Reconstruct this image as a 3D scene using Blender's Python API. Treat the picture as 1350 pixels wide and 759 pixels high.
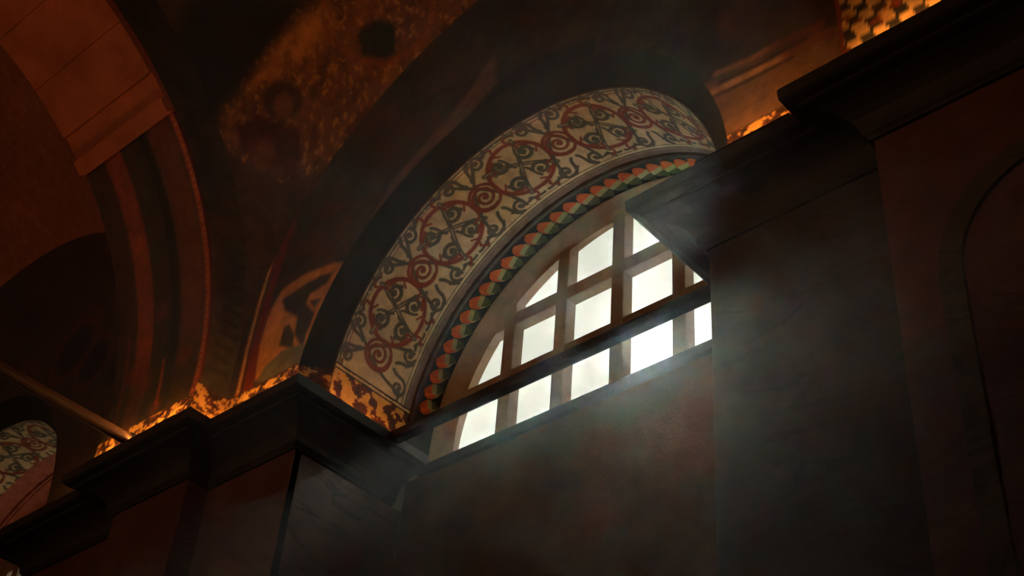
import bpy, bmesh, math, random
import numpy as np
from mathutils import Matrix, Vector
sc = bpy.context.scene
for o in list(bpy.data.objects): bpy.data.objects.remove(o)
C = sc.collection
PI = math.pi

# ------------------------------------------------------------------ camera
# x runs along the window wall, y into it, z up; the lens is the origin, the floor 1.6 m below
YAW, PITCH, ROLL, FPX = -0.782013, 0.688, 0.091374, 1801.885
_F = np.array([math.sin(YAW)*math.cos(PITCH), math.cos(YAW)*math.cos(PITCH), math.sin(PITCH)])
_r = np.array([math.cos(YAW), -math.sin(YAW), 0.0]); _u = np.cross(_r, _F)
RX = math.cos(ROLL)*_r + math.sin(ROLL)*_u; UX = -math.sin(ROLL)*_r + math.cos(ROLL)*_u
cd = bpy.data.cameras.new('camera'); cam = bpy.data.objects.new('camera', cd); C.objects.link(cam)
cd.sensor_width = 36; cd.lens = FPX/1350*36; cd.clip_start = 0.02; cd.clip_end = 300
cam.matrix_world = Matrix(((RX[0], UX[0], -_F[0], 0), (RX[1], UX[1], -_F[1], 0), (RX[2], UX[2], -_F[2], 0), (0, 0, 0, 1)))
sc.camera = cam
def ray(px, py):
    return RX*((px-675)/FPX) - UX*((py-379.5)/FPX) + _F
def on_y(px, py, Y):
    d = ray(px, py); return d*(Y/d[1])

# ------------------------------------------------------------------ sky, sun, exposure
SUN = Vector(ray(850, 440)).normalized()
w = bpy.data.worlds.new('sky'); sc.world = w; w.use_nodes = True
nt = w.node_tree; nt.nodes.clear()
out = nt.nodes.new('ShaderNodeOutputWorld'); bg = nt.nodes.new('ShaderNodeBackground')
tc = nt.nodes.new('ShaderNodeTexCoord'); dot = nt.nodes.new('ShaderNodeVectorMath'); dot.operation = 'DOT_PRODUCT'
nt.links.new(tc.outputs['Generated'], dot.inputs[0]); dot.inputs[1].default_value = SUN
pw = nt.nodes.new('ShaderNodeMapRange'); pw.inputs['From Min'].default_value = math.cos(math.radians(3)); pw.inputs['From Max'].default_value = 1.0
pw.interpolation_type = 'SMOOTHSTEP'
nt.links.new(dot.outputs['Value'], pw.inputs['Value'])
mx = nt.nodes.new('ShaderNodeMix'); mx.data_type = 'RGBA'
mx.inputs['A'].default_value = (0.815, 0.815, 0.70, 1); mx.inputs['B'].default_value = (1.15, 1.1, .98, 1)
nt.links.new(pw.outputs['Result'], mx.inputs['Factor']); nt.links.new(mx.outputs['Result'], bg.inputs['Color'])
bg.inputs['Strength'].default_value = 1.0
nt.links.new(bg.outputs['Background'], out.inputs['Surface'])
sd = bpy.data.lights.new('sun', 'SUN'); so = bpy.data.objects.new('sun', sd); C.objects.link(so)
so.rotation_euler = (-SUN).to_track_quat('-Z', 'Y').to_euler(); so.location = SUN*30
sd.energy = 16.0; sd.angle = math.radians(0.6); sd.color = (1.0, 0.95, 0.84)
vs = sc.view_settings; vs.view_transform = 'Standard'; vs.look = 'None'; vs.gamma = 1; vs.use_curve_mapping = False
vs.exposure = 0.0
sc.cycles.sample_clamp_indirect = 3.0; sc.cycles.volume_bounces = 0
UP_RGB = (1.0, 0.44, 0.13)          # warm uplights standing on the cornices
UP_W = 1.0

# ------------------------------------------------------------------ helpers
def lin(r, g, b):
    f = lambda c: (c/255/12.92) if c/255 <= .04045 else ((c/255+.055)/1.055)**2.4
    return (f(r), f(g), f(b))
def mat(name, col=None, rough=.75, paint=False, noise=.35, nscale=9., bump=.25, bscale=60., spec=.3, col2=None):
    m = bpy.data.materials.new(name); m.use_nodes = True
    t = m.node_tree; b = t.nodes['Principled BSDF']
    b.inputs['Roughness'].default_value = rough; b.inputs['Specular IOR Level'].default_value = spec
    co = t.nodes.new('ShaderNodeTexCoord')
    n = t.nodes.new('ShaderNodeTexNoise'); n.inputs['Scale'].default_value = nscale; n.inputs['Detail'].default_value = 7; n.inputs['Roughness'].default_value = .65
    t.links.new(co.outputs['Object'], n.inputs['Vector'])
    mr = t.nodes.new('ShaderNodeMapRange'); mr.inputs['From Min'].default_value = .3; mr.inputs['From Max'].default_value = .72
    mr.inputs['To Min'].default_value = 1-noise; mr.inputs['To Max'].default_value = 1+noise*.6
    t.links.new(n.outputs['Fac'], mr.inputs['Value'])
    mul = t.nodes.new('ShaderNodeMix'); mul.data_type = 'RGBA'; mul.blend_type = 'MULTIPLY'; mul.inputs['Factor'].default_value = 1
    if paint:
        a = t.nodes.new('ShaderNodeAttribute'); a.attribute_name = 'paint'; t.links.new(a.outputs['Color'], mul.inputs['A'])
    elif col2:
        n2 = t.nodes.new('ShaderNodeTexNoise'); n2.inputs['Scale'].default_value = nscale*.35; n2.inputs['Detail'].default_value = 9; n2.inputs['Distortion'].default_value = 1.6
        t.links.new(co.outputs['Object'], n2.inputs['Vector'])
        cr = t.nodes.new('ShaderNodeValToRGB'); cr.color_ramp.elements[0].position = .40; cr.color_ramp.elements[1].position = .62
        cr.color_ramp.elements[0].color = (*col, 1); cr.color_ramp.elements[1].color = (*col2, 1)
        t.links.new(n2.outputs['Fac'], cr.inputs['Fac']); t.links.new(cr.outputs['Color'], mul.inputs['A'])
    else:
        mul.inputs['A'].default_value = (*col, 1)
    t.links.new(mr.outputs['Result'], mul.inputs['B']); t.links.new(mul.outputs['Result'], b.inputs['Base Color'])
    if bump:
        nb = t.nodes.new('ShaderNodeTexNoise'); nb.inputs['Scale'].default_value = bscale; nb.inputs['Detail'].default_value = 5
        t.links.new(co.outputs['Object'], nb.inputs['Vector'])
        bp = t.nodes.new('ShaderNodeBump'); bp.inputs['Strength'].default_value = bump; bp.inputs['Distance'].default_value = .01
        t.links.new(nb.outputs['Fac'], bp.inputs['Height']); t.links.new(bp.outputs['Normal'], b.inputs['Normal'])
    return m
def marble(name, c1, c2, vein, scale=1.2, rough=.38, zs=1.0):
    m = mat(name, c1, rough, noise=.3, nscale=4, bump=.06, bscale=25, spec=.4, col2=c2)
    t = m.node_tree; b = t.nodes['Principled BSDF']; src = b.inputs['Base Color'].links[0].from_socket
    co = t.nodes.new('ShaderNodeTexCoord'); mp = t.nodes.new('ShaderNodeMapping'); mp.inputs['Scale'].default_value = (.7, .7, 2.2*zs)
    mp.inputs['Rotation'].default_value = (.5, .35, 0)
    t.links.new(co.outputs['Object'], mp.inputs['Vector'])
    n = t.nodes.new('ShaderNodeTexNoise'); n.inputs['Scale'].default_value = scale*2; n.inputs['Detail'].default_value = 4; n.inputs['Distortion'].default_value = 1.0
    t.links.new(mp.outputs['Vector'], n.inputs['Vector'])
    s = t.nodes.new('ShaderNodeMath'); s.operation = 'SUBTRACT'; s.inputs[1].default_value = .5; t.links.new(n.outputs['Fac'], s.inputs[0])
    a = t.nodes.new('ShaderNodeMath'); a.operation = 'ABSOLUTE'; t.links.new(s.outputs[0], a.inputs[0])
    r = t.nodes.new('ShaderNodeMapRange'); r.inputs['From Min'].default_value = .0; r.inputs['From Max'].default_value = .035; r.inputs['To Min'].default_value = 1; r.inputs['To Max'].default_value = 0
    t.links.new(a.outputs[0], r.inputs['Value'])
    x = t.nodes.new('ShaderNodeMix'); x.data_type = 'RGBA'; t.links.new(r.outputs['Result'], x.inputs['Factor']); t.links.new(src, x.inputs['A']); x.inputs['B'].default_value = (*vein, 1)
    t.links.new(x.outputs['Result'], b.inputs['Base Color'])
    return m
M = {}
M['fresco'] = mat('fresco_paint', rough=.7, paint=True, noise=.35, nscale=14, bump=.25, bscale=50)
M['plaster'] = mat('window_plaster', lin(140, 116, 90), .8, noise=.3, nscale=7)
M['lattice'] = mat('window_lattice_stone', lin(132, 112, 92), .8, noise=.3, nscale=8)
M['cornice'] = mat('dark_cornice_marble', lin(58, 53, 49), .55, noise=.4, nscale=5, bump=.12)
M['sill'] = mat('dark_sill_stone', lin(40, 36, 32), .7, noise=.3)
M['beam'] = mat('dark_tie_beam_wood', lin(38, 30, 26), .6, noise=.4, nscale=6)
M['rod'] = mat('gilded_tie_beam_wood', lin(92, 66, 42), .6, noise=.35, nscale=5)
M['pier_red'] = marble('red_brown_marble', lin(116, 78, 70), lin(106, 70, 63), lin(96, 62, 56), 1.0)
M['pier_grey'] = marble('veined_grey_marble', lin(106, 68, 52), lin(96, 60, 46), lin(66, 41, 32), .9)
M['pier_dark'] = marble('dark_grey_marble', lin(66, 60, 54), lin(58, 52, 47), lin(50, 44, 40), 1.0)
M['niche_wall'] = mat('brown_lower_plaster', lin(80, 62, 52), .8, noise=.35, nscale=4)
M['orange'] = mat('orange_ribbon_paint', lin(196, 88, 30), .7, noise=.3, nscale=20)
M['green'] = mat('olive_ribbon_paint', lin(160, 146, 86), .7, noise=.35, nscale=20)
M['green_dark'] = mat('dark_green_ribbon_paint', lin(78, 84, 46), .7, noise=.35, nscale=20)
M['red_plaster'] = mat('red_brown_vault_plaster', lin(166, 92, 58), .85, noise=.4, nscale=3)
M['floor'] = mat('worn_grey_floor_marble', lin(200, 184, 162), .45, noise=.3, nscale=2, col2=lin(180, 164, 142))
M['wall_dim'] = mat('dim_brown_wall_plaster', lin(138, 118, 102), .85, noise=.3, nscale=2)
M['metal'] = mat('black_lamp_metal', lin(30, 30, 30), .5, noise=.1, bump=0)
M['niche_green'] = marble('green_brown_marble', lin(96, 84, 58), lin(80, 72, 50), lin(60, 50, 36), 1.0)
g = bpy.data.materials.new('clear_window_glass'); g.use_nodes = True; t = g.node_tree; t.nodes.remove(t.nodes['Principled BSDF'])
tr = t.nodes.new('ShaderNodeBsdfTransparent'); gl = t.nodes.new('ShaderNodeBsdfGlossy'); gl.inputs['Roughness'].default_value = .05
tr.inputs['Color'].default_value = (.97, .98, .97, 1); ms = t.nodes.new('ShaderNodeMixShader'); ms.inputs['Fac'].default_value = .03
t.links.new(tr.outputs[0], ms.inputs[1]); t.links.new(gl.outputs[0], ms.inputs[2]); t.links.new(ms.outputs[0], t.nodes['Material Output'].inputs['Surface'])
M['glass'] = g
e = bpy.data.materials.new('warm_lamp_lens'); e.use_nodes = True; b = e.node_tree.nodes['Principled BSDF']
b.inputs['Emission Color'].default_value = (*UP_RGB, 1); b.inputs['Emission Strength'].default_value = 2.0; M['lens'] = e

def tag(o, label=None, cat=None, group=None, kind=None):
    if label: o['label'] = label
    if cat: o['category'] = cat
    if group: o['group'] = group
    if kind: o['kind'] = kind
    return o
def empty(name, loc, label, cat, kind=None):
    o = bpy.data.objects.new(name, None); C.objects.link(o); o.location = loc; o.empty_display_size = .2
    bpy.context.view_layer.update()
    return tag(o, label, cat, None, kind)
def link(name, me, m, parent=None, smooth=False):
    o = bpy.data.objects.new(name, me); C.objects.link(o)
    for x in (m if isinstance(m, (list, tuple)) else [m]): me.materials.append(M[x] if isinstance(x, str) else x)
    if parent:
        o.parent = parent; o.matrix_parent_inverse = parent.matrix_world.inverted()
    if smooth: me.polygons.foreach_set('use_smooth', [True]*len(me.polygons))
    return o
def grid(name, P, m, parent=None, col=None, smooth=True):
    n, k, _ = P.shape
    me = bpy.data.meshes.new(name)
    idx = np.arange(n*k).reshape(n, k)
    q = np.stack([idx[:-1, :-1], idx[1:, :-1], idx[1:, 1:], idx[:-1, 1:]], -1).reshape(-1, 4)
    me.vertices.add(n*k); me.vertices.foreach_set('co', P.astype(np.float32).ravel())
    me.loops.add(q.size); me.loops.foreach_set('vertex_index', q.astype(np.int32).ravel())
    me.polygons.add(len(q)); me.polygons.foreach_set('loop_start', np.arange(0, q.size, 4, dtype=np.int32))
    me.update(calc_edges=True)
    if col is not None:
        a = me.attributes.new('paint', 'FLOAT_COLOR', 'POINT')
        c4 = np.ones((n*k, 4), np.float32); c4[:, :3] = np.clip(col.reshape(-1, 3), 0.001, 1); a.data.foreach_set('color', c4.ravel())
    return link(name, me, m, parent, smooth)
def from_bm(name, bm, m, parent=None, bevel=0, smooth=False):
    bmesh.ops.recalc_face_normals(bm, faces=bm.faces[:])
    if bevel: bmesh.ops.bevel(bm, geom=bm.edges[:], offset=bevel, segments=2, affect='EDGES', profile=.5)
    me = bpy.data.meshes.new(name); bm.to_mesh(me); bm.free()
    return link(name, me, m, parent, smooth)
def box(name, lo, hi, m, parent=None, bevel=0):
    bm = bmesh.new(); bmesh.ops.create_cube(bm, size=1)
    for v in bm.verts: v.co = [lo[i]+(v.co[i]+.5)*(hi[i]-lo[i]) for i in range(3)]
    return from_bm(name, bm, m, parent, bevel)
def prism(name, pts, y0, y1, m, parent=None, bevel=0):
    """closed (x, z) outline given depth from y0 to y1"""
    bm = bmesh.new(); a = [bm.verts.new((x, y0, z)) for x, z in pts]; c = [bm.verts.new((x, y1, z)) for x, z in pts]
    n = len(pts); bm.faces.new(a); bm.faces.new(c[::-1])
    for i in range(n): bm.faces.new((a[i], c[i], c[(i+1) % n], a[(i+1) % n]))
    return from_bm(name, bm, m, parent, bevel)

# --- painting on surfaces: every painted surface is a fine grid with its own (u, v) coordinates in metres
_rs = np.random.RandomState(7)
_nz = _rs.rand(128, 128)
def vnoise(u, v, s):
    a = u*s; b_ = v*s; i = np.floor(a).astype(int); j = np.floor(b_).astype(int); fa = a-i; fb = b_-j
    fa = fa*fa*(3-2*fa); fb = fb*fb*(3-2*fb); N = lambda x, y: _nz[x % 128, y % 128]
    return (N(i, j)*(1-fa)+N(i+1, j)*fa)*(1-fb)+(N(i, j+1)*(1-fa)+N(i+1, j+1)*fa)*fb
def fbm(u, v, s, o=4):
    r = 0; a = .5; t_ = 0
    for k in range(o): r = r+a*vnoise(u+k*3.7, v-k*1.9, s); t_ += a; a *= .55; s *= 2.1
    return r/t_
class Canvas:
    def __init__(self, U, V, base):
        self.U, self.V = U, V; self.c = np.empty(U.shape+(3,)); self.c[:] = base
    def blend(self, mask, col):
        self.c = self.c*(1-mask[..., None])+np.array(col)*mask[..., None]
    def _local(self, lo, hi):
        return np.nonzero((self.U > lo[0]) & (self.U < hi[0]) & (self.V > lo[1]) & (self.V < hi[1]))
    def stroke(self, pts, wd, col, soft=.003, a=1.0):
        pts = np.array(pts, float); e_ = wd+soft+.01
        I = self._local(pts.min(0)-e_, pts.max(0)+e_)
        if len(I[0]) == 0: return
        p = np.stack([self.U[I], self.V[I]], -1); d = np.full(len(p), 9.)
        for A, B in zip(pts[:-1], pts[1:]):
            ab = B-A; L = ab@ab+1e-12; s = np.clip(((p-A)@ab)/L, 0, 1); d = np.minimum(d, np.hypot(*(p-A-s[:, None]*ab).T))
        k = a*np.clip((wd/2+soft-d)/(2*soft), 0, 1)[:, None]; self.c[I] = self.c[I]*(1-k)+np.array(col)*k
    def poly(self, pts, col, soft=.01, a=1.0):
        pts = np.array(pts, float); I = self._local(pts.min(0)-soft, pts.max(0)+soft)
        if len(I[0]) == 0: return
        p = np.stack([self.U[I], self.V[I]], -1); ins = np.zeros(len(p), bool); d = np.full(len(p), 9.)
        for A, B in zip(pts, np.roll(pts, -1, 0)):
            c_ = ((A[1] > p[:, 1]) != (B[1] > p[:, 1])) & (p[:, 0] < (B[0]-A[0])*(p[:, 1]-A[1])/(B[1]-A[1]+1e-12)+A[0]); ins ^= c_
            ab = B-A; L = ab@ab+1e-12; s = np.clip(((p-A)@ab)/L, 0, 1); d = np.minimum(d, np.hypot(*(p-A-s[:, None]*ab).T))
        sdist = np.where(ins, d, -d); k = a*np.clip((sdist+soft)/(2*soft), 0, 1)[:, None]; self.c[I] = self.c[I]*(1-k)+np.array(col)*k
    def disc(self, c, r, col, soft=.01, a=1.0):
        d = np.hypot(self.U-c[0], self.V-c[1]); self.blend(a*np.clip((r+soft-d)/(2*soft), 0, 1), col)
    def ring(self, c, r, wd, col, soft=.004, a=1.0):
        d = np.abs(np.hypot(self.U-c[0], self.V-c[1])-r); self.blend(a*np.clip((wd/2+soft-d)/(2*soft), 0, 1), col)
    def mottle(self, s, amt):
        self.c *= (1-amt+2*amt*fbm(self.U, self.V, s))[..., None]
def spiral(c, r0, r1, turns, ph, n=26):
    t_ = np.linspace(0, 1, n); r = r0+(r1-r0)*t_; a = ph+turns*2*PI*t_
    return np.stack([c[0]+r*np.cos(a), c[1]+r*np.sin(a)], -1)
def bez(a, b, c, d, n=14):
    t_ = np.linspace(0, 1, n)[:, None]; a, b, c, d = map(np.array, (a, b, c, d))
    return (1-t_)**3*a+3*(1-t_)**2*t_*b+3*(1-t_)*t_*t_*c+t_**3*d

CREAM = np.array(lin(202, 170, 120)); RED = np.array(lin(128, 52, 25)); GREY = np.array(lin(82, 76, 56)); DARK = np.array(lin(34, 32, 24))
GOLD = np.array(lin(214, 158, 70)); BROWN = np.array(lin(108, 78, 56)); GREENBLACK = np.array(lin(44, 46, 34)); OXBLOOD = np.array(lin(96, 36, 24))
OCHRE = np.array(lin(196, 128, 60))

# ------------------------------------------------------------------ the setting: measures
ZF = -1.6                       # floor
ZC = 4.0                        # top of the cornice
PROJ, CH = .25, .24             # cornice projection and height
YW = 3.46                       # wall face above the cornice
YS, YP = 3.55, 3.41             # fronts of pier and pilaster shafts
YN = 4.33                       # wall below the window sill
ACX, ACZ, AR = -3.608, 4.099, 1.25        # window arch
BX0, BX1 = -5.60, -1.57         # bay between the transverse arches
VC = (-3.585, .98, 4.5); VR = math.hypot(2.015, YW-.98)
TC = (.93, 4.30); TR = 2.32     # transverse arch soffit circle in (y, z)
YB = -1.5                       # inner face of the opposite wall

def arch_outline(cx, cz, R, zb, n, depth=None):
    """points of a stilted half circle from left foot to right foot"""
    a = np.linspace(PI, 0, n); pts = [(cx-R, z) for z in np.linspace(zb, cz, 8)[:-1]]
    pts += [(cx+R*math.cos(x), cz+R*math.sin(x)) for x in a]
    pts += [(cx+R, z) for z in np.linspace(cz, zb, 8)[1:]]
    return np.array(pts)
def resample(p, n):
    d = np.r_[0, np.cumsum(np.hypot(*np.diff(p, axis=0).T))]; s = np.linspace(0, d[-1], n)
    return np.stack([np.interp(s, d, p[:, 0]), np.interp(s, d, p[:, 1])], -1)

# ------------------------------------------------------------------ floor and outer walls
fl = box('floor', (-13, YB-.3, ZF-.2), (5, 4.6, ZF), 'floor'); tag(fl, 'worn grey marble floor of the vaulted hall', 'floor', kind='structure')
ws = empty('wall_south', (0, YB-.15, ZF), 'brown plaster wall opposite the arched window', 'wall', 'structure')
box('wall_panel', (-13, YB-.3, ZF), (5, YB, 8.2), 'wall_dim', ws)
tag(box('wall_west', (-13.2, YB-.3, ZF), (-13, 4.9, 8.2), 'wall_dim'), 'dim plaster end wall of the hall', 'wall', kind='structure')
tag(box('wall_east', (5, YB-.3, ZF), (5.2, 4.9, 8.2), 'wall_dim'), 'plaster end wall behind the viewer', 'wall', kind='structure')
tag(box('ceiling_roof', (-13.2, YB-.3, 8.2), (5.2, 4.9, 8.4), 'wall_dim'), 'roof slab above the painted vaults', 'roof', kind='structure')

# ------------------------------------------------------------------ vaults (sail vaults over each bay)
def sphere_hit(px, py):
    d = ray(px, py); o = -np.array(VC); a = d@d; b_ = 2*d@o; c_ = o@o-VR*VR; D = b_*b_-4*a*c_
    t_ = (-b_+math.sqrt(max(D, 0)))/2/a; P = d*t_
    return P[0], P[1]
def paint_vault(cv):
    U, V = cv.U, cv.V
    cv.c[:] = lin(70, 52, 38); cv.mottle(3, .45)
    S = lambda L: [sphere_hit(*q) for q in L]
    # gilded strip with two busts in roundels
    cv.poly(S([(300, 150), (330, 100), (400, 25), (430, 0), (640, -60), (660, -10), (610, 40), (540, 110), (470, 180), (430, 222), (370, 232), (320, 205), (288, 175)]), lin(126, 74, 36), .03)
    cv.poly(S([(330, 110), (395, 25), (425, 5), (440, 30), (400, 85), (360, 110)]), lin(206, 130, 48), .06, .9)
    cv.poly(S([(292, 150), (325, 140), (330, 175), (300, 185)]), lin(160, 100, 40), .05, .7)
    g0 = cv.c[..., 0] > .10; m = np.clip((fbm(U, V, 22)-.52)*7, 0, 1); cv.blend(m*.55*g0, lin(56, 32, 20)); m = np.clip((fbm(U+9, V, 40)-.58)*8, 0, 1); cv.blend(m*.7*g0, lin(206, 138, 56))
    def ring_px(c, rx, ry, wd, col, a=1.):
        L = [(c[0]+rx*math.cos(t_), c[1]+ry*math.sin(t_)) for t_ in np.linspace(0, 2*PI, 40)]; cv.stroke(S(L), wd, col, .012, a)
    ring_px((497, 15), 72, 66, .03, lin(150, 78, 36), .8)
    ring_px((368, 150), 60, 66, .02, lin(112, 64, 30), .5)
    # bust in the near roundel: halo, face, robe
    halo = S([(372+26*math.cos(t_), 132+27*math.sin(t_)) for t_ in np.linspace(0, 2*PI, 24)[:-1]])
    cv.poly(halo, lin(74, 50, 30), .012); cv.poly(S([(374+13*math.cos(t_), 140+17*math.sin(t_)) for t_ in np.linspace(0, 2*PI, 20)[:-1]]), lin(128, 72, 44), .012)
    cv.poly(S([(310, 165), (345, 152), (365, 160), (395, 168), (398, 205), (388, 228), (350, 222), (318, 198)]), lin(82, 34, 22), .015)
    cv.poly(S([(330, 190), (350, 185), (360, 200), (345, 212)]), lin(150, 88, 44), .03, .6)
    cv.poly(S([(490, 25), (520, 30), (522, 70), (508, 80), (478, 72), (470, 45)]), lin(34, 38, 26), .015)
    cv.poly(S([(470, 5), (500, -5), (505, 15), (485, 28), (472, 22)]), lin(140, 78, 44), .03, .8)
    # dark bands on both sides of it
    cv.poly(S([(250, 0), (300, -20), (400, 10), (290, 150), (262, 210), (248, 140), (225, 60)]), lin(32, 28, 22), .05)
    cv.poly(S([(620, 38), (690, 0), (660, 60), (560, 165), (470, 270), (420, 330), (400, 300), (440, 235), (520, 140)]), lin(30, 26, 22), .03)
    cv.stroke(S([(275, 190), (300, 230), (360, 250), (420, 235), (460, 205)]), .03, lin(70, 34, 22), .02, .6)
    # pale worn strip beside the arch, dark script-like strokes near the crown
    cv.poly(S([(500, 300), (520, 240), (600, 110), (650, 60), (640, 150), (580, 210), (530, 290)]), lin(84, 60, 46), .03, .8)
    for x, y, l in ((772, 5, 24), (795, 38, 18), (862, 8, 30), (895, 5, 20), (740, 42, 22), (872, -12, 20), (905, 35, 24), (700, 15, 20), (955, 20, 34), (820, 10, 14)):
        cv.stroke(S([(x, y-l/2), (x+3, y+l/2)]), .05, lin(34, 30, 24), .02, .85)
    cv.poly(S([(960, 40), (978, 22), (1000, 24), (1000, 62), (962, 66)]), lin(60, 34, 24), .02, .8)
    # letters and border on the pendentive
    for k in range(9):
        y = 250+k*22; cv.stroke(S([(292, y), (322, y+3)]), .02, lin(60, 54, 32), .012, .5)
def make_vault(x0, x1, n, k, paint, label, bulge=0):
    cx = (x0+x1)/2; hx = (x1-x0)/2; hy = YW-VC[1]
    a = np.linspace(0, PI, n); b_ = np.linspace(0, PI, k)
    X = cx-hx*np.cos(a)[:, None]+np.zeros(k)[None]; Y = VC[1]-hy*np.cos(b_)[None]+np.zeros(n)[:, None]
    R2 = hx*hx+hy*hy
    Z = VC[2]+np.sqrt(np.maximum(R2-(X-cx)**2-(Y-VC[1])**2, 0))
    cv = Canvas(X, Y, lin(156, 92, 62)); 
    if paint: paint_vault(cv)
    else: cv.mottle(2, .4)
    o = grid('ceiling', np.stack([X, Y, Z], -1), 'fresco', None, cv.c)
    return tag(o, label, 'vault', kind='structure')
make_vault(BX0, BX1, 420, 520, True, 'frescoed vault with gilded strip and roundel busts above the window arch')
make_vault(-11.6, -6.5, 60, 60, False, 'dim red vault of the bay beyond the left transverse arch')
make_vault(-.31, 4.9, 40, 40, False, 'vault of the bay over the viewer')
make_vault(-13, -11.6, 20, 20, False, 'vault strip at the far end of the hall')

# ------------------------------------------------------------------ wall faces above the cornice
def wall_face(name, bx0, bx1, acx, ns, nt_, painter, label):
    cx = (bx0+bx1)/2; hx = (bx1-bx0)/2
    inner = resample(arch_outline(acx, ACZ, 1.38, ZC-.02, 90), ns); outer = resample(arch_outline(cx, VC[2], hx, ZC-.02, 120), ns)
    t_ = np.linspace(0, 1, nt_)[None, :, None]
    Q = inner[:, None]*(1-t_)+outer[:, None]*t_
    P = np.stack([Q[..., 0], np.full(Q.shape[:2], YW), Q[..., 1]], -1)
    cv = Canvas(Q[..., 0], Q[..., 1], lin(66, 51, 40)); painter(cv)
    return tag(grid(name, P, 'fresco', None, cv.c, smooth=False), label, 'wall', kind='structure')
def gold_border(cv, lo, hi, dens=34):
    """acanthus-like gilded border along the foot of a painted wall"""
    U, V = cv.U, cv.V; k = (V > lo) & (V < hi)
    n = fbm(U*1.0, V*1.3, dens, 3); ph = np.sin(U*34+5*fbm(U, V, 6))
    g_ = np.where((n+.12*ph)[..., None] > .54, GOLD, lin(104, 50, 26)); g_ = np.where((n+.12*ph)[..., None] < .42, lin(52, 28, 17), g_)
    cv.c = np.where(k[..., None], g_, cv.c)
    cv.blend(np.clip(1-np.abs(V-hi)/.008, 0, 1), lin(70, 44, 26))
def paint_main_wall(cv):
    S = lambda L: [tuple(on_y(px, py, YW)[[0, 2]]) for px, py in L]
    cv.mottle(5, .5)
    U, V = cv.U, cv.V
    # dark painted surround hugging the arch
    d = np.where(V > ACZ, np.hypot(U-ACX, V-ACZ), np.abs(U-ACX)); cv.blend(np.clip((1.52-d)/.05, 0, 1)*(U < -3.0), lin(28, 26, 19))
    cv.poly(S([(405, 300), (425, 270), (470, 262), (510, 250), (480, 330), (440, 345), (410, 335)]), lin(78, 40, 26), .02, .8)
    cv.poly(S([(515, 240), (560, 190), (620, 120), (650, 70), (655, 110), (600, 170), (540, 245), (490, 320), (470, 330)]), lin(112, 80, 60), .025, .9)
    # standing figure in an ochre field
    cv.poly(S([(336, 500), (342, 450), (356, 410), (372, 382), (400, 362), (440, 346), (457, 345), (448, 375), (430, 410), (412, 448), (402, 478), (395, 500)]), OCHRE, .012)
    cv.poly(S([(372, 395), (400, 376), (425, 362), (440, 358), (430, 374), (408, 388), (404, 400), (415, 412), (404, 440), (398, 462), (388, 440), (392, 418), (376, 410)]), lin(52, 40, 26), .012)
    cv.poly(S([(408, 396), (424, 392), (414, 406)]), lin(60, 44, 28), .008)
    cv.poly(S([(368, 456), (374, 432), (381, 426), (388, 440), (386, 460)]), lin(56, 42, 28), .01)
    cv.poly(S([(338, 502), (350, 482), (372, 462), (400, 452), (410, 460), (408, 476), (380, 490), (350, 506)]), lin(96, 90, 64), .012)
    # red and gold border in the corner of the bay
    cv.stroke(S([(325, 520), (336, 460), (352, 400), (368, 345), (385, 292), (404, 245)]), .085, lin(122, 40, 24), .008)
    cv.stroke(S([(313, 520), (326, 460), (342, 400), (360, 340), (378, 288), (398, 240)]), .046, lin(168, 84, 40), .006)
    L = S([(313, 520), (326, 460), (342, 400), (360, 340), (378, 288), (398, 240)])
    for i in range(60):
        t_ = i/59*(len(L)-1); j = min(int(t_), len(L)-2); f_ = t_-j
        cv.disc((L[j][0]*(1-f_)+L[j+1][0]*f_, L[j][1]*(1-f_)+L[j+1][1]*f_), .013, lin(232, 168, 92), .004)
    # right of the arch: worn brown field with two pale painted ledges
    cv.poly(S([(930, 190), (905, 120), (935, 110), (1040, 60), (1110, 30), (1110, 120)]), lin(120, 84, 56), .02, .9)
    cv.stroke(S([(941, 122), (990, 96), (1035, 73)]), .05, lin(186, 126, 78), .012); cv.stroke(S([(935, 130), (990, 104), (1045, 75)]), .02, lin(50, 28, 20), .01)
    cv.stroke(S([(944, 97), (985, 80), (1022, 60)]), .035, lin(150, 96, 60), .012); cv.stroke(S([(950, 108), (1000, 85), (1060, 52)]), .03, lin(56, 30, 22), .012)
    cv.stroke(S([(1022, 60), (1080, 34)]), .05, lin(110, 50, 34), .02, .8); cv.stroke(S([(1035, 73), (1090, 44)]), .05, lin(110, 54, 34), .02, .8)
    cv.poly(S([(912, 60), (925, 20), (945, 10), (950, 75), (925, 85)]), lin(36, 34, 26), .02, .9)
    cv.mottle(18, .28)
    gold_border(cv, 3.9, 4.255)
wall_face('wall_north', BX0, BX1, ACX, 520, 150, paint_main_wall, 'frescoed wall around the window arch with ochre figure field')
def paint_plain_wall(cv):
    cv.mottle(3, .5); U, V = cv.U, cv.V
    for c_, r_ in (((-7.35, 5.3), .16), ((-7.0, 5.1), .12), ((-7.7, 5.55), .2)): cv.disc(c_, r_, lin(30, 28, 24), .05, .9)
    for c_, r_ in (((-7.35, 5.3), .2), ((-7.7, 5.55), .25)): cv.ring(c_, r_, .05, lin(96, 52, 30), .02, .7)
NCX = -8.74
wall_face('wall_northwest', -11.6, -6.5, NCX, 160, 40, paint_plain_wall, 'dim frescoed wall of the bay beyond the left pier')
tag(box('wall_northeast_upper', (-.31, YW, 4.0), (.62, 4.6, 7.6), 'wall_dim'), 'plaster wall above the near pier', 'wall', kind='structure')
tag(box('wall_northeast', (.62, YW, ZF), (5, 4.6, 7.6), 'wall_dim'), 'plaster wall of the viewer\'s own bay', 'wall', kind='structure')

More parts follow.
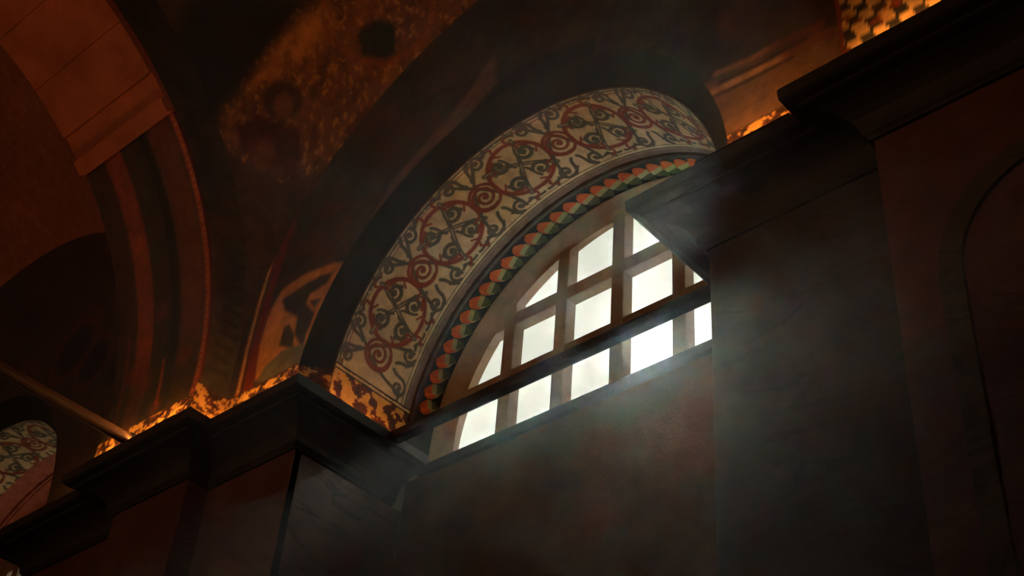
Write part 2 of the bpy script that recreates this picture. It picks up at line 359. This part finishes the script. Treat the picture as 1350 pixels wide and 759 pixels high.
# ------------------------------------------------------------------ window arches
def motif(cv, k):
    u0 = .640+.548*k; v0 = 3.842; r = .178; J = lambda s: _rs.uniform(-s, s)
    um = u0-.274
    wr, wg = .024, .020
    # straps that cross beside each spiral, with dark inner line
    for s in (1, -1):
        B_ = bez((um-.10*s, v0-.22), (um-.03*s, v0-.10), (um+.10*s, v0-.02), (um+.13*s, v0+.22))
        cv.stroke(B_, .021, GREY, .003); 
    # large red ring
    a = np.linspace(0, 2*PI, 44); cv.stroke(np.stack([u0+(r+.012)*np.cos(a), v0+r*np.sin(a)], -1), .027, RED, .004)
    # two long grey stems crossing inside, each drawn as a double line, and a C-scroll in every quarter
    A_ = bez((u0-.185, v0-.10), (u0-.09, v0-.09), (u0+.06, v0+.0), (u0+.185, v0+.10)); B_ = bez((u0+.08, v0-.18), (u0+.07, v0-.08), (u0-.05, v0+.06), (u0-.07, v0+.18))
    for L_ in (A_, B_): cv.stroke(L_, .028, GREY, .003); cv.stroke(L_, .006, CREAM*.7, .002)
    for sx, sy in ((1, 1), (1, -1), (-1, 1), (-1, -1)):
        c_ = (u0+.088*sx+J(.006), v0+.082*sy+J(.006)); cv.stroke(spiral(c_, .052, .014, 1.05*sx*sy, (PI if sx > 0 else 0)+.5*sx*sy+J(.2)), .026, GREY, .003)
        cv.disc(c_, .014, GREY, .003); e_ = (u0+.135*sx, v0+.055*sy); cv.disc(e_, .013, GREY, .004)
        cv.stroke(bez((u0+.02*sx, v0+.02*sy), (u0+.04*sx, v0+.05*sy), (u0+.03*sx, v0+.09*sy), (u0+.055*sx, v0+.12*sy)), .018, GREY, .003)
        # small leaf hooks growing inwards from the red ring
        A = (sx*.9, sy*.6); cv.stroke(bez((u0+(r+.01)*.80*sx, v0+r*.6*sy), (u0+.12*sx, v0+.10*sy), (u0+.11*sx, v0+.13*sy), (u0+.09*sx, v0+.13*sy)), .016, RED, .003)
    # red spiral between two rings
    c_ = (um, v0); a = np.linspace(0, 2*PI, 30)
    cv.stroke(spiral(c_, .092, .088, 1, 0, 30), .020, RED, .003); cv.stroke(spiral(c_, .085, .012, 2.0, 1.2, 44), .020, RED, .003); cv.disc(c_, .014, RED, .003)
    # pointed leaves along both rims and around the ring
    for sy in (1, -1):
        for du in (-.20, -.07, .07, .20):
            b0 = np.array((u0+du+J(.008), v0+.245*sy)); tip = b0+np.array((.035*(1 if du > 0 else -1), -.045*sy))
            cv.stroke(bez(b0, b0+(0, -.02*sy), tip+(.01, .0), tip), .017, GREY*.95, .003)
    for q in range(8):
        a_ = q*PI/4+.4; cv.stroke([(u0+(r+.004)*math.cos(a_), v0+(r-.006)*math.sin(a_)), (u0+(r-.034)*math.cos(a_+.16), v0+(r-.04)*math.sin(a_+.16))], .014, RED, .003)
    # corner foliage
    for sx in (1, -1):
        for sy in (1, -1):
            c2 = (um+.105*sx+J(.006), v0+.195*sy)
            cv.stroke(spiral(c2, .048, .010, 1.2, PI/2*sy+sx*.5+J(.4)), .021, GREY, .003); cv.disc(c2, .011, GREY, .003)
            cv.stroke(bez((um+.02*sx, v0+.13*sy), (um+.05*sx, v0+.16*sy), (um+.03*sx, v0+.22*sy), (um+.07*sx, v0+.235*sy)), .021, GREY, .003)
            cv.stroke(bez((um+.15*sx, v0+.215*sy), (um+.19*sx, v0+.20*sy), (um+.21*sx, v0+.235*sy), (um+.26*sx, v0+.225*sy)), .018, GREY*.8, .003)
            cv.stroke(bez((um+.19*sx, v0+.235*sy), (um+.22*sx, v0+.225*sy), (um+.24*sx, v0+.20*sy), (um+.22*sx, v0+.19*sy)), .016, RED*.9, .003)
def rib_mesh():
    """one pleat of the painted folded ribbon, in relief: x along the arc, y depth, z towards the arch centre"""
    bm = bmesh.new(); rows = []
    #      y,    centre, half width, height
    st = [(0.0, -.022, .006, .004), (.018, -.018, .036, .018), (.046, -.007, .054, .034), (.074, .004, .055, .035), (.104, .018, .044, .027), (.126, .030, .022, .014), (.142, .034, .004, .003)]
    for y, c_, h, z in st:
        rows.append([bm.verts.new((c_+h*a, y, z*q-.004)) for a, q in ((-1, 0), (-.72, .62), (-.42, 1.0), (.3, .5), (1, 0))])
    for i in range(len(rows)-1):
        for j in range(4):
            f_ = bm.faces.new((rows[i][j], rows[i+1][j], rows[i+1][j+1], rows[i][j+1])); f_.smooth = False
            f_.material_index = 0 if i < 3 else (1 if j < 2 else 2)
            if i == 2 and j >= 2: f_.material_index = 1
    me = bpy.data.meshes.new('ribbon_pleat'); bm.to_mesh(me); bm.free()
    for k in ('orange', 'green', 'green_dark'): me.materials.append(M[k])
    return me
RIB = rib_mesh()
def window_arch(acx, na, ny, label, pleats=True):
    root = empty('window_arch', (acx, 3.6, ZC), label, 'arch')
    L = PI*AR; st = ACZ-(ZC-.02)
    u = np.linspace(-st, L+st, na); y = np.linspace(3.6, 4.165, ny); U = u[:, None]+0*y; V = y[None]+0*u[:, None]
    def pos(U_, V_, R=AR):
        th = PI-np.clip(U_, 0, L)/AR; X = acx+R*np.cos(th); Z = ACZ+R*np.sin(th); Z = np.where(U_ < 0, ACZ+U_, np.where(U_ > L, ACZ-(U_-L), Z))
        return np.stack([X, V_, Z], -1)
    cv = Canvas(U, V, CREAM); cv.mottle(4, .22)
    for k in range(8): motif(cv, k)
    # painted border lines
    for yy, wd, col in ((3.612, .012, GREY), (3.634, .005, RED*.8), (4.09, .006, GREY), (4.115, .012, GREY*.9)): cv.blend(np.clip((wd/2+.002-np.abs(V-yy))/.004, 0, 1), col)
    k = (V > 4.122); cv.c = np.where(k[..., None], lin(110, 84, 66), cv.c)
    # foot of the band: double line and gilded acanthus
    for uu in (.185, L-.185):
        kk = (U < uu) if uu < 1 else (U > uu)
        n_ = fbm(U, V, 20, 3)+.10*np.sin(V*44+U*30); gg = np.where((n_ > .50)[..., None], GOLD*.95, lin(96, 40, 24)); gg = np.where((n_ < .36)[..., None], lin(60, 40, 26), gg)
        cv.c = np.where(kk[..., None], gg, cv.c)
        for off, col in ((0, DARK), (-.014, CREAM), (-.026, DARK)): cv.blend(np.clip((.007-np.abs(U-(uu+(off if uu < 1 else -off))))/.004, 0, 1), col)
    if not pleats: cv.blend(np.clip((V-4.0)/.02, 0, 1), lin(168, 88, 60))
    cv.mottle(25, .15)
    grid('painted_soffit', pos(U, V), 'fresco', root, cv.c)
    # moulded dark fillets between scroll band and ribbon
    yv = np.array([4.165, 4.166, 4.178, 4.182, 4.192, 4.196, 4.206, 4.207]); dr = np.array([0, -.012, -.016, -.006, -.006, -.014, -.012, 0]); ua = np.linspace(-st, L+st, 140)
    P = pos(ua[:, None]+0*yv, yv[None]+0*ua[:, None]); th = PI-np.clip(ua, 0, L)/AR
    P[..., 0] += np.cos(th)[:, None]*dr; P[..., 2] += np.where((ua < 0) | (ua > L), 0, np.sin(th))[:, None]*dr
    cf = np.empty(P.shape); cf[:] = lin(52, 34, 28) if pleats else lin(150, 78, 54); cf[:, 3:5] = lin(96, 78, 68) if pleats else lin(168, 88, 60); grid('dark_fillet', P, 'fresco', root, cf)
    yv = np.array([4.207, 4.28, 4.355]); P = pos(ua[:, None]+0*yv, yv[None]+0*ua[:, None]); cf = np.empty(P.shape); cf[:] = lin(24, 22, 17) if pleats else lin(168, 88, 60); grid('ribbon_ground', P, 'fresco', root, cf)
    # rounded plaster reveal towards the lattice
    yv = np.array([4.355, 4.357, 4.372, 4.384, 4.386]); rr = np.array([0, -.018, -.040, -.075, -.16])
    P = pos(ua[:, None]+0*yv, yv[None]+0*ua[:, None]); P[..., 0] += np.cos(th)[:, None]*rr; P[..., 2] += np.where((ua < 0) | (ua > L), 0, np.sin(th))[:, None]*rr
    grid('plaster_reveal', P, 'plaster', root)
    # splayed dark surround on the face
    t_ = np.linspace(0, 1, 18); A_ = resample(arch_outline(acx, ACZ, AR, ZC-.02, 90), 400); B_ = resample(arch_outline(acx, ACZ, 1.38, ZC-.02, 90), 400)
    Q = A_[:, None]*(1-t_[None, :, None])+B_[:, None]*t_[None, :, None]
    yy = 3.6-(3.6-YW)*(1-np.cos(t_*PI/2)*.0)*t_
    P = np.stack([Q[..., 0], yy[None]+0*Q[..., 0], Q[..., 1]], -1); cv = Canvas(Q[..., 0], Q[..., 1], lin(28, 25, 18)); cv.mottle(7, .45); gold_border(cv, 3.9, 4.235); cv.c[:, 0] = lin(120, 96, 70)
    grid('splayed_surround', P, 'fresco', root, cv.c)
    if pleats:
        n = 35
        for i in range(n):
            uu = .22+(L-.44)*(i+.5)/n; th = PI-uu/AR
            o = bpy.data.objects.new('ribbon_pleat', RIB); C.objects.link(o); o.parent = root
            ca, sa = math.cos(th), math.sin(th)
            # columns: along the arc, depth, inward
            Mx = Matrix(((sa, 0, -ca, acx+AR*ca), (0, 1, 0, 4.210), (-ca, 0, -sa, ACZ+AR*sa), (0, 0, 0, 1)))
            o.matrix_parent_inverse = Matrix(); o.matrix_world = Mx
            o.matrix_local = root.matrix_world.inverted() @ Mx
    return root
window_arch(ACX, 1250, 170, 'painted arch over the window, cream band of red and grey scrolls')
window_arch(NCX, 420, 60, 'distant cream painted arch at the lower left edge', pleats=False)

# ------------------------------------------------------------------ lattice windows
def window(name, acx, label):
    dx = acx-ACX; wcx, wcz, WR, zb = -3.580+dx, 4.09, 1.20, 4.0
    root = empty(name, (wcx, 4.38, zb), label, 'window', 'structure')
    cols = [(-4.70, -4.390), (-4.305, -4.003), (-3.920, -3.608), (-3.523, -3.205), (-3.121, -2.814), (-2.729, -2.41)]
    rows = [(4.02, 4.385), (4.475, 4.79), (4.88, 5.215)]
    zc = lambda x, R=WR: wcz+math.sqrt(max(R*R-(x-wcx)**2, 0))
    # outer ring of the frame
    bm = bmesh.new(); n = 72; a = [PI-PI*i/n for i in range(n+1)]
    prof = [(AR+.03, 4.387), (WR+.018, 4.387), (WR, 4.40), (WR, 4.50), (AR+.03, 4.50)]
    rowsv = []
    for r_, y in prof:
        k = (r_-WR)/(AR+.03-WR); cxx = wcx*(1-k)+acx*k
        rowsv.append([bm.verts.new((cxx-r_, y, ZC-.05))]+[bm.verts.new((cxx+r_*math.cos(t_), y, wcz+r_*math.sin(t_))) for t_ in a]+[bm.verts.new((cxx+r_, y, ZC-.05))])
    for p in range(len(prof)):
        q = (p+1) % len(prof)
        for i in range(n+2): bm.faces.new((rowsv[p][i], rowsv[q][i], rowsv[q][i+1], rowsv[p][i+1]))
    from_bm('frame_ring', bm, 'plaster', root)
    y0, y1 = 4.385, 4.466
    for i in range(5):
        xl, xr = cols[i][1]+dx, cols[i+1][0]+dx
        pts = [(xl, ZC-.02), (xr, ZC-.02), (xr, zc(xr)+.02), (xl, zc(xl)+.02)]
        prism('mullion', pts, y0, y1, 'lattice', root, .006)
    for k in range(2):
        zl, zh = rows[k][1], rows[k+1][0]; zm = (zl+zh)/2
        for i in range(6):
            xl, xr = cols[i][0]+dx, cols[i][1]+dx; hw = math.sqrt(max(WR*WR-(zm-wcz)**2, 0))+.03
            xl, xr = max(xl, wcx-hw), min(xr, wcx+hw)
            if xr-xl < .04: continue
            prism('transom_bar', [(xl-.004, zl), (xr+.004, zl), (xr+.004, zh), (xl-.004, zh)], y0+.003, y1-.003, 'lattice', root, .006)
    for (xl, xr) in cols:
        for (zl, zh) in rows:
            xx = np.linspace(xl+dx-.01, xr+dx+.01, 9); top = [min(zh+.01, zc(x, WR+.01)) for x in xx]
            ok = [(x, z) for x, z in zip(xx, top) if z > zl+.005]
            if len(ok) < 2: continue
            prism('glass_pane', [(x, zl-.01) for x, z in ok]+[(x, z) for x, z in ok[::-1]], 4.448, 4.454, 'glass', root)
    box('sill', (acx-AR-.02, 4.30, 3.94), (acx+AR+.02, 4.52, ZC), 'sill', root, .008)
    return root
window('window_1', ACX, 'arched lattice window with bright panes behind the dark tie beam')
window('window_2', NCX, 'lattice window of the bay beyond the left pier')
# masonry below and around the windows
def niche(name, x0, x1, label):
    r = empty(name, ((x0+x1)/2, YN, ZF), label, 'wall', 'structure')
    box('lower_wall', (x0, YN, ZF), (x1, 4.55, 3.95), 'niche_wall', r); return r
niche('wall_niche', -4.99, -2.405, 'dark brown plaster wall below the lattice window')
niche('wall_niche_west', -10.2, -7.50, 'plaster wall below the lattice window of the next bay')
def masonry(name, x0, x1, label):
    tag(box(name, (x0, 4.51, ZF), (x1, 4.75, 8.2), 'wall_dim'), label, 'wall', kind='structure')
# solid wall behind the piers and above the arches, leaving the window circles open
def back_wall(name, x0, x1, acx, label):
    bm = bmesh.new(); inner = resample(arch_outline(acx, ACZ, AR+.02, 3.96, 60), 90)
    k = len(inner)
    def out(p):
        dx, dz = p[0]-acx, p[1]-3.96; s = 1e9
        if dx > 1e-6: s = min(s, (x1-acx)/dx)
        if dx < -1e-6: s = min(s, (x0-acx)/dx)
        if dz > 1e-6: s = min(s, (8.2-3.96)/dz)
        return (acx+dx*s, 3.96+dz*s)
    A_ = [bm.verts.new((p[0], 4.5, p[1])) for p in inner]; B_ = [bm.verts.new((out(p)[0], 4.5, out(p)[1])) for p in inner]
    for i in range(k-1): bm.faces.new((A_[i], A_[i+1], B_[i+1], B_[i]))
    a0 = bm.verts.new((x0, 4.5, 8.2)); a1 = bm.verts.new((x1, 4.5, 8.2))
    # close the two upper corners
    for cn, sg in ((a0, -1), (a1, 1)):
        lst = [b_ for b_ in B_]
        for i in range(k-1):
            p, q = B_[i].co, B_[i+1].co
            if abs(p.z-q.z) > 1e-4 and abs(p.x-q.x) > 1e-4 and (p.x-acx)*sg > 0: bm.faces.new((B_[i], B_[i+1], cn))
    bmesh.ops.solidify(bm, geom=bm.faces[:], thickness=-.2)
    return tag(from_bm(name, bm, 'wall_dim'), label, 'wall', kind='structure')
back_wall('wall_outer', -6.0, -1.2, ACX, 'outer masonry wall holding the lattice window')
back_wall('wall_outer_west', -11.0, -6.0, NCX, 'outer masonry wall of the next bay')
tag(box('wall_outer_far', (-13, YW, ZF), (-10.2, 4.7, 8.2), 'wall_dim'), 'outer masonry wall at the far end', 'wall', kind='structure')
tag(box('wall_outer_plinth', (-11, 4.5, ZF), (-1.2, 4.7, 3.96), 'wall_dim'), 'outer masonry wall below the windows', 'wall', kind='structure')

# ------------------------------------------------------------------ piers and cornices
def sweep(name, path, prof, m, parent=None):
    """profile (offset, z) swept with mitred corners along a plan path; outward is to the right of travel"""
    p = [np.array(q, float) for q in path]; n = len(p); bm = bmesh.new(); R_ = []
    for i in range(n):
        ns_ = []
        if i > 0: d = p[i]-p[i-1]; d /= np.hypot(*d); ns_.append(np.array((d[1], -d[0])))
        if i < n-1: d = p[i+1]-p[i]; d /= np.hypot(*d); ns_.append(np.array((d[1], -d[0])))
        m_ = ns_[0] if len(ns_) == 1 else (ns_[0]+ns_[1])/(1+ns_[0]@ns_[1])
        R_.append([bm.verts.new((p[i][0]+m_[0]*o_, p[i][1]+m_[1]*o_, z)) for o_, z in prof])
    k = len(prof)
    for i in range(n-1):
        for j in range(k): bm.faces.new((R_[i][j], R_[i][(j+1) % k], R_[i+1][(j+1) % k], R_[i+1][j]))
    bm.faces.new(R_[0]); bm.faces.new(R_[-1][::-1])
    return from_bm(name, bm, m, parent)
zb = ZC-CH
PROF = [(-.10, zb), (.012, zb), (.020, zb+.012), (.030, zb+.022)]+[(.035+.155*(1-math.cos(a)), zb+.03+.115*math.sin(a)) for a in np.linspace(0, PI/2, 7)]+[(.20, zb+.150), (.20, zb+.160), (.235, zb+.168), (.247, zb+.176), (.25, ZC-.012), (.246, ZC-.004), (.238, ZC), (-.10, ZC)]
def pier(path, x0, x1, pl, pr, lab_p, lab_c, mats):
    """core between two bays with a projecting pilaster (pl..pr)"""
    r = empty('marble_pier', ((x0+x1)/2, YS, ZF), lab_p, 'pier')
    box('core', (x0+.02, YS+.02, ZF), (x1-.02, 4.49, ZC-.07), 'wall_dim', r)
    H0 = ZF+.35; ph = zb
    def panel(nm, lo, hi, m): box(nm, lo, hi, m, r, .004)
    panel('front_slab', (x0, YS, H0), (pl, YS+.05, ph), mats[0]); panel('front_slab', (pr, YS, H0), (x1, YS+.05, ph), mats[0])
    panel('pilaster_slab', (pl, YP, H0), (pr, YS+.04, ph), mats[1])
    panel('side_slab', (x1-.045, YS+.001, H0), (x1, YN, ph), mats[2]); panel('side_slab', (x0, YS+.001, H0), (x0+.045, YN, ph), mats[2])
    box('plinth', (x0, YP-.10, ZF), (x1, YN, H0), 'cornice', r, .01)
    c_ = empty('cornice', ((x0+x1)/2, YP, zb), lab_c, 'cornice')
    sweep('moulding', path, PROF, 'cornice', c_)
    box('bedding', (x0-.10, YS-.10, ZC-.06), (x1+.10, 4.25, ZC-.002), 'cornice', c_)
    box('bedding', (pl-.05, YP-.1, ZC-.06), (pr+.05, YS+.2, ZC-.004), 'cornice', c_)
    return r
YE = 4.25
LX0, LP0, LP1, LX1 = -7.50, -6.38, -5.70, -4.99
pier([(LX0, YE), (LX0, YS), (LP0, YS), (LP0, YP), (LP1, YP), (LP1, YS), (LX1, YS), (LX1, YE)], LX0, LX1, LP0, LP1,
     'far pier left of the window with red front and pale veined side', 'dark stepped cornice on the far left pier', ('pier_red', 'pier_red', 'pier_grey'))
RX0, RP0, RP1, RX1 = -2.405, -1.56, -.30, .35
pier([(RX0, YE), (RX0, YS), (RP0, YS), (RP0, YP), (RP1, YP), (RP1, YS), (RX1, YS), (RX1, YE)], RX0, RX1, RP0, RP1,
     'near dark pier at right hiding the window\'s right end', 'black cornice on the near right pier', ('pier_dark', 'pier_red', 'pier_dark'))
# blind arch inlaid on the near pilaster
ni = empty('blind_arch', (-.94, YP, 2.2), 'faint greenish arched inlay on the near right pier', 'inlay')
def arch_ring(nm, cx, cz, R0, R1, zbot, y0, y1, m):
    o_ = arch_outline(cx, cz, R1, zbot, 40); i_ = arch_outline(cx, cz, R0, zbot, 40)
    bm = bmesh.new(); n = len(o_)
    V4 = [[bm.verts.new((p[0], y, p[1])) for p in L] for L, y in ((o_, y0), (i_, y0), (i_, y1), (o_, y1))]
    for i in range(n-1):
        for k in range(4): bm.faces.new((V4[k][i], V4[(k+1) % 4][i], V4[(k+1) % 4][i+1], V4[k][i+1]))
    for e_ in (0, n-1): bm.faces.new([V4[k][e_] for k in range(4)])
    return from_bm(nm, bm, m, ni)
arch_ring('arched_band', -.94, 2.98, .37, .45, ZF+.4, YP-.025, YP-.0005, 'niche_green')
prism('arched_panel', [tuple(p) for p in arch_outline(-.94, 2.98, .369, ZF+.4, 30)], YP-.008, YP-.0005, 'pier_red', ni)

# ------------------------------------------------------------------ transverse arches
def t_pos(x, s):
    """point on the soffit at arc length s from the cornice top on the window side"""
    st = TC[1]-(ZC-.02); th = np.clip((s-st)/TR, 0, PI)
    Y = TC[0]+TR*np.cos(th); Z = TC[1]+TR*np.sin(th); Z = np.where(s < st, ZC-.02+s, Z); Z = np.where(s > st+PI*TR, TC[1]-(s-st-PI*TR), Z)
    return np.stack([x+0*Y, Y, Z], -1)
ST = TC[1]-(ZC-.02); LT = PI*TR+2*ST
def transverse(x0, x1, nx, ns, painter, label, slabs):
    r = empty('transverse_arch', ((x0+x1)/2, TC[0], ZC), label, 'arch')
    s_end = slabs if slabs else LT
    x = np.linspace(x0, x1, nx); s = np.linspace(0, s_end, ns); X = x[:, None]+0*s; S_ = s[None]+0*x[:, None]
    cv = Canvas(X, S_, lin(60, 44, 32)); painter(cv); grid('painted_soffit', t_pos(X, S_), 'fresco', r, cv.c)
    # faces between soffit and vault, both sides
    for xf in (x0, x1):
        sa = np.linspace(0, LT, 600); In = t_pos(np.full_like(sa, xf), sa)
        a = resample(np.stack([In[:, 1], In[:, 2]], -1), 600)
        hy = YW-VC[1]; zz = arch_outline(VC[1], VC[2], hy, ZC-.02, 100)[::-1]; bO = resample(zz, 600)
        t_ = np.linspace(0, 1, 30)[None, :, None]; Q = a[:, None]*(1-t_)+bO[:, None]*t_
        cv = Canvas(Q[..., 0], Q[..., 1], lin(74, 62, 42)); cv.mottle(8, .5); [cv.stroke([(3.30, zz_), (3.42, zz_+.01)], .022, lin(40, 36, 24), .008, .7) for zz_ in np.arange(4.4, 5.7, .085)]; cv.c[:, 0] = lin(150, 70, 40); cv.c[:, 1:3] = lin(92, 38, 26); gold_border(cv, 3.9, 4.27)
        grid('arch_face', np.stack([np.full(Q.shape[:2], xf), Q[..., 0], Q[..., 1]], -1), 'fresco', r, cv.c)
    if slabs:
        # plain plaster lining of the upper soffit, in courses that stand slightly proud
        ed = [slabs, slabs+.10, slabs+.27, slabs+.62, slabs+1.0, slabs+1.4, slabs+1.9]; ed += list(np.arange(ed[-1]+.5, LT-.6, .5))+[LT-.3]
        for i in range(len(ed)-1):
            a, b_ = ed[i]+.001, ed[i+1]-.001; th_ = (.052, .020, .040, .037, .041)[i % 5] if i < 5 else .038
            bm = bmesh.new(); n = 6; sa = np.linspace(a, b_, n+1); rows_ = []
            for inner in (0, 1):
                P = t_pos(np.zeros(n+1), sa); cY = P[:, 1]-TC[0]; cZ = P[:, 2]-TC[1]; l_ = np.hypot(cY, cZ); k_ = (l_-(th_ if inner else -.02))/l_
                rows_.append([[bm.verts.new((xx, TC[0]+cY[q]*k_[q], TC[1]+cZ[q]*k_[q])) for q in range(n+1)] for xx in (x0-.004, x1+.004)])
            for q in range(n):
                for (A_, B_) in ((rows_[0][0], rows_[0][1]), (rows_[0][1], rows_[1][1]), (rows_[1][1], rows_[1][0]), (rows_[1][0], rows_[0][0])):
                    bm.faces.new((A_[q], A_[q+1], B_[q+1], B_[q]))
            for q in (0, n): bm.faces.new((rows_[0][0][q], rows_[0][1][q], rows_[1][1][q], rows_[1][0][q]))
            from_bm('plaster_course', bm, 'red_plaster', r, .003)
    return r
def paint_left_soffit(cv):
    X, S_ = cv.U, cv.V; cv.mottle(5, .4)
    w_ = lambda a, b_, col, s=.01, al=1.: cv.blend(al*np.clip((X-a)/s+.5, 0, 1)*np.clip((b_-X)/s+.5, 0, 1), col)
    w_(-6.42, -6.32, lin(58, 40, 28)); w_(-6.30, -6.14, lin(126, 58, 38), .02); w_(-6.13, -5.97, lin(50, 42, 30)); w_(-5.96, -5.88, lin(26, 24, 20)); w_(-5.87, -5.66, lin(90, 48, 34), .02); w_(-5.645, -5.60, lin(150, 70, 40))
    # lower part: green-dark figures fade of the strips
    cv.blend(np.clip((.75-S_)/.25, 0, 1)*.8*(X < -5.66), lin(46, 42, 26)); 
    for a, b_, c_ in ((-5.98, .28, .05), (-6.15, .5, .06), (-6.3, .62, .07), (-5.8, .55, .06), (-6.05, .95, .06)): cv.disc((a, b_), c_, lin(110, 44, 26), .03, .55)
    cv.stroke([(-5.98, .30), (-6.0, .6)], .025, lin(150, 66, 34), .01, .8); cv.stroke([(-6.40, .2), (-6.38, .9)], .02, lin(120, 52, 30), .01, .7)
    for k in range(46): cv.disc((-5.622, .2+k*.045), .008, lin(190, 120, 66), .003)
    cv.mottle(20, .25); gold_border(cv, -.1, .215, 34)
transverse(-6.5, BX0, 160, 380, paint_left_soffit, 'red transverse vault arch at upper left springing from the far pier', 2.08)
def paint_right_soffit(cv):
    X, S_ = cv.U, cv.V; q = (np.floor((X+S_*.35)/.055)+np.floor(S_/.06)) % 2
    chk = np.where(q[..., None] > 0, lin(226, 172, 96), lin(58, 50, 34)); k = (S_ < .9)
    cv.c = np.where(k[..., None], chk, cv.c); cv.mottle(24, .4)
    cv.blend(np.clip((fbm(X, S_, 9)-.56)*8, 0, 1), lin(150, 62, 26))
    cv.blend(np.clip((-1.545-X)/.01, 0, 1), lin(130, 60, 34))
transverse(BX1, -.31, 200, 300, paint_right_soffit, 'checkered gold transverse arch at the top right edge', None)

# ------------------------------------------------------------------ tie beams
tb = empty('tie_beam', (-3.6, 4.0, 3.95), 'dark wooden tie beam crossing in front of the lattice window', 'beam')
box('beam', (-5.0, 3.975, 3.955), (-2.3, 4.035, 4.015), 'beam', tb, .008)
for xx in (-4.80, -2.46): box('iron_strap', (xx-.02, 3.970, 3.950), (xx+.02, 4.040, 4.02), 'cornice', tb, .003)
tr_ = empty('tie_beam', (-6.08, 1, 4.03), 'warm lit round tie beam reaching out from the far left cornice', 'beam')
def tube(name, a, b_, r, m, parent, n=14):
    a, b_ = Vector(a), Vector(b_); d = (b_-a); bm = bmesh.new(); bmesh.ops.create_cone(bm, cap_ends=True, segments=n, radius1=r, radius2=r, depth=d.length)
    bmesh.ops.transform(bm, matrix=Matrix.Translation((a+b_)/2) @ d.to_track_quat('Z', 'Y').to_matrix().to_4x4(), verts=bm.verts[:])
    return from_bm(name, bm, m, parent, 0, True)
tube('beam', (-6.08, 3.24, 4.045), (-6.08, -1.45, 4.045), .036, 'rod', tr_); tube('iron_collar', (-6.08, 3.235, 4.045), (-6.08, 3.20, 4.045), .045, 'metal', tr_)

# ------------------------------------------------------------------ uplights standing on the cornices
def uplight(a, b_, watts, label, aim=(0, 0, 1), size=.03):
    a, b_ = Vector(a), Vector(b_); mid = (a+b_)/2; L_ = (b_-a).length; ang = math.atan2(b_.y-a.y, b_.x-a.x)
    r = empty('uplight', mid, label, 'lamp')
    def loc_box(nm, lo, hi, m):
        o = box(nm, lo, hi, m); o.parent = r; o.matrix_parent_inverse = Matrix(); return o
    loc_box('housing', (-L_/2, -.02, 0), (L_/2, .02, .02), 'metal'); loc_box('lens', (-L_/2+.01, -.015, .0195), (L_/2-.01, .015, .023), 'lens')
    r.rotation_euler = (0, 0, ang)
    l = bpy.data.lights.new('uplight_glow', 'AREA'); l.shape = 'RECTANGLE'; l.size = L_-.02; l.size_y = size; l.energy = watts*UP_W; l.color = UP_RGB
    o = bpy.data.objects.new('uplight_glow', l); C.objects.link(o); o.parent = r
    ax = Vector(aim).normalized(); ax = Matrix.Rotation(-ang, 3, 'Z') @ ax
    o.location = (0, 0, .03); o.rotation_euler = ax.to_track_quat('-Z', 'X').to_euler()
    # keep the strip along its housing
    q = Matrix.Identity(3); zax = -ax; xax = Vector((1, 0, 0)); yax = zax.cross(xax).normalized(); xax = yax.cross(zax)
    q.col[0], q.col[1], q.col[2] = xax, yax, zax; o.rotation_euler = q.to_euler()
    return r
uplight((-6.45, 3.20, ZC), (-5.62, 3.20, ZC), 4.0, 'slim warm uplight on the far left cornice under the transverse arch', (0, -.15, 1))
uplight((-5.55, 3.36, ZC), (-5.02, 3.36, ZC), 1.7, 'slim warm uplight on the far left cornice beside the painted arch', (0, .25, 1))
uplight((-4.80, 3.50, ZC), (-4.80, 4.05, ZC), .55, 'slim warm uplight at the left foot of the painted arch', (.25, 0, 1))
uplight((-2.30, 3.33, ZC), (-1.85, 3.33, ZC), 2.6, 'slim warm uplight on the near right cornice beside the painted arch', (0, .1, 1))
uplight((-7.40, 3.36, ZC), (-6.70, 3.36, ZC), 1.6, 'slim unseen uplight added beyond the transverse arch to brighten the next vault', (-.3, -.4, 1))  # added lamp, out of view, lifts the dark vault of the next bay
uplight((-1.50, 3.20, ZC), (-.40, 3.20, ZC), 2.0, 'slim warm uplight on the near right cornice at the top edge', (0, .25, 1))

# matching cornice on the unseen opposite wall; its uplights are added to warm the vault
sc_ = empty('cornice', (-3.5, YB+.2, ZC-.24), 'dark cornice along the opposite wall', 'cornice')
sweep('moulding', [(4.9, YB), (-12.9, YB)], PROF, 'cornice', sc_)
for xa, nm in ((-9.6, 'far end of the opposite cornice'), (-5.6, 'opposite cornice facing the far pier'), (-3.5, 'opposite cornice facing the window'), (1.2, 'opposite cornice behind the viewer')):
    uplight((xa, YB+.12, ZC), (xa+1.6, YB+.12, ZC), 11.0, 'slim warm uplight added to light the vault from the '+nm, (0, .8, 1))

# ------------------------------------------------------------------ haze in the hall
hz = bpy.data.materials.new('dusty_air'); hz.use_nodes = True; t = hz.node_tree; t.nodes.remove(t.nodes['Principled BSDF'])
v = t.nodes.new('ShaderNodeVolumeScatter'); v.inputs['Density'].default_value = .0004; v.inputs['Anisotropy'].default_value = .88; v.inputs['Color'].default_value = (.95, .95, .92, 1)
t.links.new(v.outputs[0], t.nodes['Material Output'].inputs['Volume']); M['haze'] = hz
h = box('dusty_air', (-7.5, YB+.02, ZF+.02), (4.9, 3.14, 6.3), 'haze'); tag(h, 'thin dusty air catching the sunlight from the window', 'haze', kind='stuff')
